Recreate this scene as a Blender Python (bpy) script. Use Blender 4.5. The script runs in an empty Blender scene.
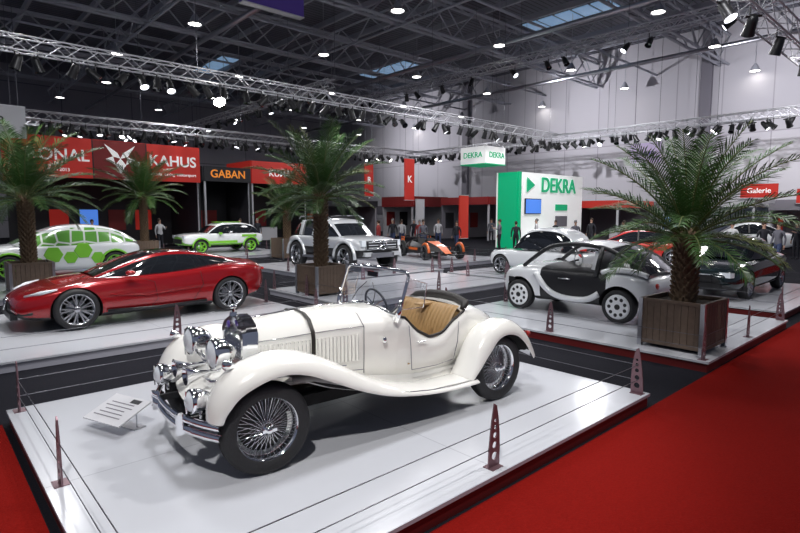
import bpy, bmesh, math, random
from mathutils import Vector, Matrix
R=random.Random(7)
S=bpy.context.scene
COL=S.collection
rad=math.radians
# ------------------------------------------------------------------ materials
def mat(name,col,rough=.5,metal=0.,emit=0.,coat=0.,trans=0.,noise=0.,nscale=8.,bump=0.,alpha=1.,spec=.5):
    m=bpy.data.materials.new(name); m.use_nodes=True
    nt=m.node_tree; b=nt.nodes['Principled BSDF']
    c=(col[0],col[1],col[2],1)
    b.inputs['Base Color'].default_value=c
    b.inputs['Roughness'].default_value=rough
    b.inputs['Metallic'].default_value=metal
    b.inputs['Coat Weight'].default_value=coat
    b.inputs['Coat Roughness'].default_value=.03
    b.inputs['Transmission Weight'].default_value=trans
    b.inputs['Alpha'].default_value=alpha
    b.inputs['Specular IOR Level'].default_value=spec
    if emit>0:
        b.inputs['Emission Color'].default_value=c
        b.inputs['Emission Strength'].default_value=emit
    if noise>0 or bump>0:
        tc=nt.nodes.new('ShaderNodeTexCoord')
        n=nt.nodes.new('ShaderNodeTexNoise'); n.inputs['Scale'].default_value=nscale
        n.inputs['Detail'].default_value=4
        nt.links.new(tc.outputs['Object'],n.inputs['Vector'])
        if noise>0:
            mx=nt.nodes.new('ShaderNodeMix'); mx.data_type='RGBA'
            mx.inputs['A'].default_value=tuple(x*(1-noise) for x in col)+(1,)
            mx.inputs['B'].default_value=tuple(min(1,x*(1+noise)) for x in col)+(1,)
            nt.links.new(n.outputs['Fac'],mx.inputs['Factor'])
            nt.links.new(mx.outputs['Result'],b.inputs['Base Color'])
        if bump>0:
            bp=nt.nodes.new('ShaderNodeBump'); bp.inputs['Strength'].default_value=bump
            bp.inputs['Distance'].default_value=.02
            nt.links.new(n.outputs['Fac'],bp.inputs['Height'])
            nt.links.new(bp.outputs['Normal'],b.inputs['Normal'])
    return m
def brickmat(name,c1,c2,cm,bw,bh,mortar,rough=.5,coord='Object',rot=None,offset=0.):
    m=mat(name,c1,rough); nt=m.node_tree; b=nt.nodes['Principled BSDF']
    tc=nt.nodes.new('ShaderNodeTexCoord'); mp=nt.nodes.new('ShaderNodeMapping')
    if rot: mp.inputs['Rotation'].default_value=rot
    br=nt.nodes.new('ShaderNodeTexBrick'); br.offset=offset
    br.inputs['Scale'].default_value=1; br.inputs['Brick Width'].default_value=bw
    br.inputs['Row Height'].default_value=bh; br.inputs['Mortar Size'].default_value=mortar
    br.inputs['Color1'].default_value=(*c1,1);br.inputs['Color2'].default_value=(*c2,1);br.inputs['Mortar'].default_value=(*cm,1)
    nt.links.new(tc.outputs[coord],mp.inputs['Vector']);nt.links.new(mp.outputs['Vector'],br.inputs['Vector'])
    nt.links.new(br.outputs['Color'],b.inputs['Base Color'])
    return m
M_ivory=mat('ivory_paint',(.87,.86,.82),.25,coat=1.)
M_chrome=mat('chrome',(.93,.94,.96),.07,1.)
M_steel=mat('brushed_steel',(.55,.56,.6),.3,1.)
M_black=mat('black_plastic',(.012,.012,.014),.4)
M_tyre=mat('tyre_rubber',(.018,.018,.02),.65,bump=.2,nscale=60)
M_under=mat('underbody_black',(.01,.01,.01),.8)
M_tan=mat('tan_leather',(.36,.22,.09),.5,noise=.15,nscale=30,bump=.1)
M_leather=mat('black_leather',(.02,.017,.015),.5,bump=.2,nscale=80)
M_glass=mat('clear_glass',(.75,.85,1),.02,trans=1.,alpha=.3)
M_lens=mat('lamp_lens',(.75,.8,.85),.08,.0,coat=1.,noise=.15,nscale=60)
M_tint=mat('tinted_glass',(.012,.014,.018),.05,coat=1.)
M_red=mat('candy_red_paint',(.33,.006,.01),.22,.25,coat=1.)
M_red2=mat('bright_red_paint',(.5,.02,.015),.3,coat=1.)
M_white=mat('white_paint',(.78,.8,.82),.25,coat=1.)
M_silver=mat('silver_paint',(.62,.64,.67),.3,.35,coat=1.)
M_dgreen=mat('dark_green_paint',(.006,.014,.016),.15,.1,coat=1.)
M_purple=mat('purple_paint',(.06,.04,.16),.25,coat=1.)
M_green=mat('lime_green',(.2,.55,.04),.35)
M_orange=mat('orange_paint',(.75,.14,.02),.35,coat=.5)
M_rim=mat('alloy_rim',(.45,.46,.48),.25,1.)
M_rimd=mat('dark_alloy',(.12,.12,.13),.25,1.)
M_leaf=mat('palm_leaf',(.04,.10,.022),.4,noise=.5,nscale=3)
M_leaf2=mat('palm_leaf_dry',(.10,.12,.035),.5)
M_trunk=mat('palm_bark',(.13,.085,.05),.9,noise=.4,nscale=20,bump=.6)
M_wood=mat('planter_wood',(.13,.09,.065),.6,noise=.35,nscale=14)
M_soil=mat('soil',(.03,.02,.012),.95,bump=.5,nscale=30)
M_post=mat('barrier_anodised',(.22,.13,.15),.35,.5)
M_cable=mat('steel_cable',(.16,.16,.18),.35,1.)
M_truss=mat('truss_aluminium',(.62,.62,.66),.4,.3)
M_girder=mat('painted_girder',(.42,.43,.48),.6)
M_lampon=mat('lamp_glow',(1,.96,.88),.5,emit=14)
M_lampdim=mat('lamp_dim',(.9,.92,1),.5,emit=4)
M_signred=mat('sign_red',(.45,.02,.012),.5,emit=.28)
M_signwhite=mat('sign_white',(.85,.85,.85),.5,emit=.35)
M_dekra=mat('sign_green',(.0,.32,.14),.4,emit=.5)
M_screen=mat('screen_blue',(.05,.15,.5),.3,emit=1.2)
M_signorange=mat('sign_orange',(.8,.25,.03),.4,emit=.5)
M_signblue=mat('sign_violet',(.06,.035,.2),.4,emit=.2)
M_dark=mat('booth_dark',(.02,.02,.025),.6)
M_boothred=mat('booth_red',(.25,.015,.015),.55)
M_boothwhite=mat('booth_white',(.6,.6,.63),.5)
M_boothgrey=mat('booth_grey',(.2,.19,.22),.6)
M_lav=mat('sign_lavender',(.5,.42,.6),.5,emit=.2)
# ------------------------------------------------------------------ mesh builder
class MB:
    def __init__(s): s.v=[];s.f=[];s.m=[];s.sm=[];s.mats=[];s.M=Matrix.Identity(4)
    def mi(s,m):
        if m not in s.mats: s.mats.append(m)
        return s.mats.index(m)
    def add(s,vs,fs,m,smooth=False,M=None):
        o=len(s.v); T=s.M if M is None else s.M@M
        s.v+= [tuple(T@Vector(v)) for v in vs]
        k=s.mi(m)
        for f in fs: s.f.append([i+o for i in f]);s.m.append(k);s.sm.append(smooth)
    def box(s,c,sz,m,M=None,rot=None):
        x,y,z=[a/2 for a in sz]
        vs=[(i*x,j*y,k*z) for i in(-1,1) for j in(-1,1) for k in(-1,1)]
        T=Matrix.Translation(c)
        if rot: T=T@Matrix.Rotation(rot[2],4,'Z')@Matrix.Rotation(rot[1],4,'Y')@Matrix.Rotation(rot[0],4,'X')
        if M is not None: T=M@T
        s.add(vs,[(0,1,3,2),(4,6,7,5),(0,4,5,1),(2,3,7,6),(0,2,6,4),(1,5,7,3)],m,False,T)
    def cyl(s,p0,p1,r0,r1,m,n=12,caps=True,smooth=True):
        p0=Vector(p0);p1=Vector(p1);d=p1-p0
        if d.length<1e-7: return
        q=d.to_track_quat('Z','Y').to_matrix()
        c=[(math.cos(2*math.pi*i/n),math.sin(2*math.pi*i/n)) for i in range(n)]
        a=[p0+q@Vector((x*r0,y*r0,0)) for x,y in c]; b=[p1+q@Vector((x*r1,y*r1,0)) for x,y in c]
        s.add(a+b,[(i,(i+1)%n,n+(i+1)%n,n+i) for i in range(n)],m,smooth)
        if caps:
            s.add(a,[list(range(n))[::-1]],m); s.add(b,[list(range(n))],m)
    def tube(s,pts,r,m,n=8,closed=False):
        P=[Vector(p) for p in pts]; k=len(P); rows=[]
        up=None
        for i,p in enumerate(P):
            if closed: t=(P[(i+1)%k]-P[i-1])
            else: t=P[min(i+1,k-1)]-P[max(i-1,0)]
            t.normalize()
            if up is None:
                up=Vector((0,0,1)) if abs(t.z)<.9 else Vector((1,0,0))
            a=t.cross(up).normalized(); up=a.cross(t).normalized()
            rr=r[i] if isinstance(r,(list,tuple)) else r
            rows.append([p+a*math.cos(2*math.pi*j/n)*rr+up*math.sin(2*math.pi*j/n)*rr for j in range(n)])
        vs=[v for row in rows for v in row]; fs=[]
        for i in range(k if closed else k-1):
            for j in range(n):
                fs.append((i*n+j,i*n+(j+1)%n,((i+1)%k)*n+(j+1)%n,((i+1)%k)*n+j))
        if not closed:
            fs.append(list(range(n))[::-1]); fs.append([(k-1)*n+j for j in range(n)])
        s.add(vs,fs,m,True)
    def lathe(s,prof,m,M=None,n=28,smooth=True):
        vs=[];k=len(prof)
        for r,h in prof:
            for j in range(n):
                a=2*math.pi*j/n; vs.append((r*math.cos(a),r*math.sin(a),h))
        fs=[(i*n+j,i*n+(j+1)%n,(i+1)*n+(j+1)%n,(i+1)*n+j) for i in range(k-1) for j in range(n)]
        s.add(vs,fs,m,smooth,M)
    def grid(s,rows,m,smooth=True,flip=False):
        n=len(rows[0]); vs=[v for r in rows for v in r]
        fs=[(i*n+j,i*n+j+1,(i+1)*n+j+1,(i+1)*n+j) for i in range(len(rows)-1) for j in range(n-1)]
        s.add(vs,fs,m,smooth)
    def mesh(s,me,m,M):
        s.add([v.co for v in me.vertices],[list(p.vertices) for p in me.polygons],m,False,M)
    def obj(s,name,parent=None,loc=(0,0,0),rz=0.,merge=False,recalc=False):
        me=bpy.data.meshes.new(name); me.from_pydata(s.v,[],s.f)
        for m in s.mats: me.materials.append(m)
        me.polygons.foreach_set('material_index',s.m); me.polygons.foreach_set('use_smooth',s.sm)
        if merge or recalc:
            bm=bmesh.new();bm.from_mesh(me)
            if merge: bmesh.ops.remove_doubles(bm,verts=bm.verts,dist=.0005)
            if recalc: bmesh.ops.recalc_face_normals(bm,faces=bm.faces)
            bm.to_mesh(me);bm.free()
        me.update()
        return link(name,me,parent,loc,rz)
def link(name,me,parent=None,loc=(0,0,0),rz=0.):
    o=bpy.data.objects.new(name,me); COL.objects.link(o); o.parent=parent
    o.location=loc; o.rotation_euler=(0,0,rz); return o
def empty(name,loc,rz=0.): return link(name,None,None,loc,rz)
def apply_mods(o,smooth=True,angle=40):
    dg=bpy.context.evaluated_depsgraph_get(); dg.update()
    me=bpy.data.meshes.new_from_object(o.evaluated_get(dg))
    o.modifiers.clear(); o.data=me
    if smooth:
        me.polygons.foreach_set('use_smooth',[True]*len(me.polygons))
        me.set_sharp_from_angle(angle=rad(angle))
    return o
def catmull(P,n):
    out=[];k=len(P)
    for i in range(k-1):
        p0=P[max(i-1,0)];p1=P[i];p2=P[i+1];p3=P[min(i+2,k-1)]
        for j in range(n):
            t=j/n
            out.append(tuple(.5*((2*b)+(-a+c)*t+(2*a-5*b+4*c-d)*t*t+(-a+3*b-3*c+d)*t**3) for a,b,c,d in zip(p0,p1,p2,p3)))
    out.append(tuple(P[-1])); return out
def interp(P,x):
    for a,b in zip(P,P[1:]):
        if a[0]>=x>=b[0]:
            t=(a[0]-x)/(a[0]-b[0]); return tuple(p+(q-p)*t for p,q in zip(a,b))
    return P[0] if x>P[0][0] else P[-1]
RX=lambda a:Matrix.Rotation(rad(a),4,'X')
RY=lambda a:Matrix.Rotation(rad(a),4,'Y')
RZ=lambda a:Matrix.Rotation(rad(a),4,'Z')
T=lambda x,y,z:Matrix.Translation((x,y,z))
def text(txt,size,m,parent,loc,rot,name='lettering',ext=.01,align='CENTER',sx=1.):
    c=bpy.data.curves.new(name,'FONT'); c.body=txt; c.size=size; c.extrude=ext; c.align_x=align; c.align_y='CENTER'; c.offset=size*.012
    o=bpy.data.objects.new(name,c); COL.objects.link(o)
    dg=bpy.context.evaluated_depsgraph_get(); me=bpy.data.meshes.new_from_object(o.evaluated_get(dg))
    bpy.data.objects.remove(o); me.materials.clear(); me.materials.append(m)
    o=link(name,me,parent,loc); o.rotation_euler=rot; o.scale=(sx,1,1); return o
FY=(rad(90),0,0)          # reads facing -Y
FX=(rad(90),0,rad(-90))   # reads facing -X
# ------------------------------------------------------------------ room
def simple(name,c,sz,m):
    b=MB(); b.box((0,0,0),sz,m); return b.obj(name,loc=c)
M_carpet=mat('charcoal_carpet',(.011,.011,.016),.9,noise=.3,nscale=40,bump=.3,spec=.12)
M_redcarpet=mat('red_carpet',(.19,.006,.004),.95,noise=.25,nscale=60,bump=.4,spec=.06)
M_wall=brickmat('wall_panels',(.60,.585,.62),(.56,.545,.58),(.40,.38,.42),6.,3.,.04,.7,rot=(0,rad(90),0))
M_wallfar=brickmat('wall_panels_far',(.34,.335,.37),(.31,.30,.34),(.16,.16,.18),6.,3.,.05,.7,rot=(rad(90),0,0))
M_ceil=brickmat('ceiling_deck',(.20,.205,.24),(.17,.175,.21),(.07,.07,.085),50.,.35,.04,.7)
simple('floor',(17,25,-.1),(60,76,.2),M_carpet)
simple('red_carpet_aisle',(18.0,-2.2,.006),(36,9.1,.012),M_redcarpet)
simple('red_carpet_runner',(-1.8,4.44,.006),(4.7,4.16,.012),M_redcarpet)
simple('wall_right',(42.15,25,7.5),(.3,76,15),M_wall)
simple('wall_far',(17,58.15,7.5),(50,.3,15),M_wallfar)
simple('ceiling',(17,25,15.1),(60,76,.2),M_ceil)
b=MB()
for y in (-8,14,36): b.box((0,y-10,0),(.5,.7,15),M_boothgrey)
b.box((.05,0,-5.0),(.12,68,1.0),M_boothgrey)
b.obj('trim_1',loc=(41.9,32,7.5))
def lattice(b,p0,p1,h,w,bay,rc,rd,m,n=5):
    p0=Vector(p0);p1=Vector(p1);L=(p1-p0).length;t=(p1-p0).normalized()
    s=t.cross(Vector((0,0,1))).normalized();u=s.cross(t)
    c=[(-w/2,-h/2),(w/2,-h/2),(w/2,h/2),(-w/2,h/2)] if w>0 else [(0,-h/2),(0,h/2)]
    for a,e in c: b.cyl(p0+s*a+u*e,p1+s*a+u*e,rc,rc,m,n)
    k=max(1,int(L/bay)); step=L/k
    F=[(0,1),(1,2),(2,3),(3,0)] if w>0 else [(0,1)]
    for i in range(k):
        for (i0,i1) in F:
            a=c[i0];e=c[i1]
            if i%2: a,e=e,a
            b.cyl(p0+t*step*i+s*a[0]+u*a[1],p0+t*step*(i+1)+s*e[0]+u*e[1],rd,rd,m,4,False)
b=MB()
for y in (4,13,22,31,40,49): lattice(b,(-8,y,13.2),(42,y,13.2),1.9,.5,2.0,.09,.05,M_girder)
for x in range(-6,42,3): b.box((x,25,14.5),(.16,66,.35),M_girder)
for x in (10,20,30): lattice(b,(x,-5,12.6),(x,58,12.6),1.1,0,1.4,.07,.04,M_girder)
for x in (3,13,26,36): b.tube([(x,-5,11.9),(x,58,11.9)],.14,M_steel,8)
for y in (8,17.5,27,36): b.tube([(-6,y,12.4),(42,y,12.4)],.07,M_girder,6)
b.obj('roof_girders')
b=MB()
M_sky=mat('skylight_pane',(.25,.4,.6),.3,emit=.5)
for (x,y) in ((33,17),(33,35),(21,44),(21,8)): 
    for i in range(5): b.box((x,y+i*1.25,14.96),(2.2,1.05,.06),M_sky)
b.obj('window_1')
b=MB()
for ix in range(6):
    for iy in range(7):
        x=2+ix*7.6+(1.4 if iy%2 else 0);y=3+iy*8.
        M=T(x,y,11.4)
        b.lathe([(.05,.45),(.12,.35),(.3,.0),(.32,-.05)],M_girder,M,14)
        b.lathe([(.0,.0),(.28,-.02)],M_lampon,M,14)
        b.cyl((x,y,11.8),(x,y,14.9),.02,.02,M_girder,4)
b.obj('high_bay_ceiling_lamps')
def spot(b,p,az,tilt,on=False,sc=1.15):
    M=T(*p)@RZ(az)@RY(tilt)@Matrix.Scale(sc,4)
    b.lathe([(.0,.3),(.07,.3),(.1,.2),(.11,0),(.13,-.1)],M_black,M,10)
    b.lathe([(.0,-.07),(.12,-.09)],M_lampon if on else M_lampdim if R.random()<.25 else M_tint,M,10)
    b.box((0,0,.28),(.03,.3,.04),M_black,M)
    b.cyl(p,(p[0],p[1],p[2]+.45*sc),.02,.02,M_black,5)
def truss(p0,p1,size=.4,nsp=0,on=()):
    b=MB(); lattice(b,p0,p1,size,size,size*1.15,.028,.015,M_truss)
    P0=Vector(p0);P1=Vector(p1)
    for i in range(nsp):
        p=P0.lerp(P1,(i+.5+R.uniform(-.45,.45))/nsp); q=(p.x,p.y,p.z-.62)
        spot(b,q,R.uniform(0,360),R.uniform(15,55),R.random()<.04)
    for i in range(1,6):
        p=P0.lerp(P1,i/6); b.cyl(p,(p.x,p.y,14.9),.012,.012,M_cable,4)
    b.obj('lighting_truss')
truss((-4,19.3,7),(31.7,19.3,7),.42,56)
truss((-2,32.5,7),(34,32.5,7),.42,64)
truss((31.7,-2,7),(31.7,34,7),.42,56)
truss((12,4.1,7),(31.7,4.1,7),.55,9)
truss((24,0,10),(24,34,10),.42,16)
truss((17,24,9),(17,50,9),.4,26)
truss((-2,42,8),(36,42,8),.4,60)
truss((38,8,8),(38,40,8),.4,40)
b=MB()
M=T(8.6,19.05,6.05)
b.lathe([(.0,.25),(.1,.22),(.2,.05),(.22,-.12)],M_black,M@RZ(48)@RY(-60)@RX(180),16)
b.lathe([(.0,.0),(.16,.04),(.2,.12)],mat('lamp_hot',(1,.97,.9),.5,emit=60),M@RZ(48)@RY(-60),16)
b.cyl((8.6,19.05,6.1),(8.6,19.05,6.75),.03,.03,M_black,6)
b.obj('stage_floodlight')
# ------------------------------------------------------------------ platforms with rope barriers
M_plat=brickmat('platform_white',(.57,.585,.63),(.555,.57,.615),(.43,.44,.49),2.65,2.07,.006,.17)
M_platside=mat('platform_side',(.13,.01,.01),.5)
M_platsidew=mat('platform_side_pale',(.4,.4,.46),.4)
def blade_mesh():
    c=bpy.data.curves.new('blade','CURVE'); c.dimensions='2D'; c.fill_mode='BOTH'; c.extrude=.006
    out=[(-.045,0),(.05,0),(.052,.15),(.046,.3),(.034,.42),(.02,.5),(.0,.52),(-.012,.44),(-.028,.3),(-.04,.15)]
    s=c.splines.new('POLY'); s.points.add(len(out)-1)
    for i,p in enumerate(out): s.points[i].co=(p[0]*1.45,p[1],0,1)
    s.use_cyclic_u=True
    for (x,y,r) in ((.008,.09,.033),(.009,.18,.028),(.013,.26,.024),(.016,.325,.019),(.015,.38,.015)):
        s=c.splines.new('POLY'); s.points.add(11)
        for i in range(12): s.points[i].co=(x+r*math.cos(i*math.pi/6),y+r*math.sin(i*math.pi/6),0,1)
        s.use_cyclic_u=True
    o=bpy.data.objects.new('blade',c);COL.objects.link(o)
    dg=bpy.context.evaluated_depsgraph_get(); me=bpy.data.meshes.new_from_object(o.evaluated_get(dg))
    bpy.data.objects.remove(o); return me
BL=blade_mesh()
def platform(x0,x1,y0,y1,side=M_platsidew,posts=True,nx=2,ny=2):
    cx,cy=(x0+x1)/2,(y0+y1)/2
    b=MB(); b.box((0,0,.065),(x1-x0-.04,y1-y0-.04,.13),side)
    b.box((0,0,.135),(x1-x0,y1-y0,.03),M_plat)
    b.obj('display_platform',loc=(cx,cy,0))
    if not posts: return
    b=MB(); i_=.1
    X=[x0+i_+(x1-x0-2*i_)*i/nx for i in range(nx+1)];Y=[y0+i_+(y1-y0-2*i_)*i/ny for i in range(ny+1)]
    ring=[(x,Y[0],0) for x in X[:-1]]+[(X[-1],y,90) for y in Y[:-1]]+[(x,Y[-1],180) for x in X[:0:-1]]+[(X[0],y,270) for y in Y[:0:-1]]
    n=len(ring)
    for k,(x,y,a) in enumerate(ring):
        b.mesh(BL,M_post,T(x,y,.15)@RZ(a)@RX(90)@Matrix.Scale(.98,4))
        b.box((x,y,.153),(.13,.1,.006),M_post,rot=(0,0,rad(a)))
        x2,y2,_=ring[(k+1)%n]
        for z in (.30,.47): b.cyl((x,y,z),(x2,y2,z),.004,.004,M_cable,5,False)
    b.obj('rope_barrier')
platform(.59,5.89,2.37,6.52,M_platside)
platform(.3,5.89,8.67,12.9)
platform(7.71,11.9,2.37,7.3,M_platside)
platform(6.85,13,9.3,12.6)
platform(.3,7.0,15.2,22.8,posts=False)
platform(12.8,18.3,2.6,6.6,M_platside)
platform(13.3,18.4,7.5,12.2)
platform(9.4,14.0,13.0,19.2)
platform(15.0,19.5,14.2,19.4,posts=True)
platform(8.9,14.6,23.6,30,posts=True)
platform(19.2,24.5,6.3,12.4)
# ------------------------------------------------------------------ wheels
def wheel_mesh(kind,r=.34,w=.22,nsp=5,m=None):
    b=MB(); m=m or M_rim; h=w/2; A=RX(-90)
    ri=r*.72 if kind!='wire' else r*.69
    b.lathe([(ri,-h*.8),(ri+.02,-h*.95),(r*.88,-h),(r*.97,-h*.8),(r,-h*.4),(r,h*.4),(r*.97,h*.8),(r*.88,h),(ri+.02,h*.95),(ri,h*.8)],M_tyre,A,48)
    if kind=='wire':
        for zz in (-.35,0,.35): b.lathe([(r+.001,h*(zz-.05)),(r+.003,h*zz),(r+.001,h*(zz+.05))],M_under,A,40)
        b.lathe([(ri+.012,-h*.75),(ri-.005,-h*.7),(ri-.02,0),(ri-.005,h*.7),(ri+.012,h*.85),(ri+.018,h*.8)],M_chrome,A,40)
        b.lathe([(0,h*1.25),(.022,h*1.25),(.03,h*.95),(.045,h*.8),(.055,h*.6),(.05,-h*.3)],M_chrome,A,20)
        b.lathe([(0,-h*.35),(.19,-h*.35),(.2,-h*.6)],M_black,A,28)
        b.box((0,h*1.1,0),(.11,.02,.022),M_chrome)
        for k in range(26):
            for (z0,z1,da) in ((h*.7,h*.1,.24),(-h*.2,h*.35,-.24)):
                a=2*math.pi*k/26+(.1 if z0<0 else 0)
                b.cyl((.05*math.cos(a),z0,.05*math.sin(a)),((ri-.012)*math.cos(a+da),z1,(ri-.012)*math.sin(a+da)),.0027,.0027,M_chrome,4,False)
    elif kind=='disc':
        b.lathe([(ri+.01,h*.6),(ri,h*.95),(ri*.85,h*1.02),(ri*.3,h*.98),(0,h*.98)],m,A,30)
        for k in range(9):
            a=2*math.pi*k/9
            b.lathe([(0,h*1.04),(.032,h*1.04),(.034,h)],M_black,T(ri*.68*math.cos(a),0,ri*.68*math.sin(a))@A,10)
        b.lathe([(0,h*1.04),(.05,h*1.04),(.052,h*.98)],M_black,A,12)
    else:
        b.lathe([(ri+.012,-h*.8),(ri-.02,-h*.5),(ri-.03,h*.4),(ri,h*.85),(ri+.014,h*.88)],m,A,36)
        b.lathe([(0,0),(ri*.62,0),(ri*.64,-.03)],M_steel,A,28)
        b.lathe([(0,-h*.3),(ri*.98,-h*.3)],M_under,A,28)
        b.lathe([(0,h*.8),(.05,h*.78),(.065,h*.5),(.06,0)],m,A,16)
        for k in range(nsp):
            a=2*math.pi*k/nsp
            for da in (-.13,.13):
                p0=Vector((.05*math.cos(a),h*.6,.05*math.sin(a)));p1=Vector((ri*math.cos(a+da),h*.72,ri*math.sin(a+da)))
                d=p1-p0; q=Matrix.Translation((p0+p1)/2)@d.to_track_quat('X','Y').to_matrix().to_4x4()
                b.box((0,0,0),(d.length,.026,.026),m,q)
    me_o=b.obj('tmp'); me=me_o.data; bpy.data.objects.remove(me_o); return me
def wheels(parent,me,xf,xr,yw,r,steer=0.):
    for i,(x,s) in enumerate(((xf,1),(xf,-1),(xr,1),(xr,-1))):
        a=0 if s>0 else math.pi
        if i<2: a+=rad(steer)
        link('wheel_%d'%(i+1),me,parent,(x,s*yw,r),a)
# ------------------------------------------------------------------ generic modern car shell
def shell(parent,st,paint,arches=None,ar=.38,yw=.8,sub=2,matfn=None,name='body_shell'):
    b=MB(); rings=[]
    for (x,zb,w,zs,zc) in st:
        h=[(0,zb),(w*.82,zb),(w*.97,zb+.07),(w,zb+.45*(zs-zb)),(w*.985,zs-.08),(w*.90,zs),(w*.5,zc-.008),(0,zc)]
        ring=[(x,y,z) for y,z in h]+[(x,-y,z) for y,z in h[-2:0:-1]]
        rings.append(ring)
    n=len(rings[0])
    for i in range(len(rings)-1):
        for j in range(n):
            vs=[rings[i][j],rings[i][(j+1)%n],rings[i+1][(j+1)%n],rings[i+1][j]]
            jj=j if j<7 else n-1-j
            m=(matfn(i,jj) if matfn else None) or paint
            b.add(vs,[(0,1,2,3)],m,True)
    b.add(rings[0],[list(range(n))],(matfn(-1,0) if matfn else None) or paint,True); b.add(rings[-1],[list(range(n))],paint,True)
    o=b.obj(name,parent,merge=True,recalc=True)
    m=o.modifiers.new('s','SUBSURF'); m.levels=sub; m.render_levels=sub
    apply_mods(o)
    if arches:
        c=MB()
        for x in arches:
            for s in (1,-1): c.cyl((x,s*(yw-.2),ar-.06),(x,s*(yw+.5),ar-.06),ar,ar,M_under,36)
        co=c.obj('cut',parent,merge=True,recalc=True)
        m=o.modifiers.new('b','BOOLEAN'); m.operation='DIFFERENCE'; m.object=co; m.solver='EXACT'
        try: m.material_mode='TRANSFER'
        except Exception: pass
        apply_mods(o,angle=35); bpy.data.objects.remove(co)
    return o
def house(parent,st,paint,glass=M_tint,sub=2,r0=1,r1=-1,rail=None,name='greenhouse'):
    b=MB();rows=[]
    for (x,zb,wb,zr,wr) in st:
        h=[(wb,zb),((wb+wr)/2+.03,(zb+zr)/2),(wr+.035,zr-.05),(wr,zr-.01),(wr*.5,zr+.012),(0,zr+.016)]
        rows.append([(x,y,z) for y,z in h]+[(x,-y,z) for y,z in h[-2::-1]])
    n=len(rows[0]); last=len(rows)-1+r1
    for i in range(len(rows)-1):
        for j in range(n-1):
            jj=j if j<5 else 9-j
            m=glass
            if jj==2: m=rail or paint
            elif jj>2 and r0<=i<last: m=paint
            b.add([rows[i][j],rows[i][j+1],rows[i+1][j+1],rows[i+1][j]],[(0,1,2,3)],m,True)
    o=b.obj(name,parent,merge=True,recalc=True)
    m=o.modifiers.new('s','SUBSURF'); m.levels=sub; m.render_levels=sub
    return apply_mods(o)
def ellip(b,c,r,m,n=16,k=8):
    prof=[(math.sin(math.pi*i/k),-math.cos(math.pi*i/k)) for i in range(k+1)]
    b.lathe(prof,m,T(*c)@Matrix.Diagonal((r[0],r[1],r[2],1)),n)
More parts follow.
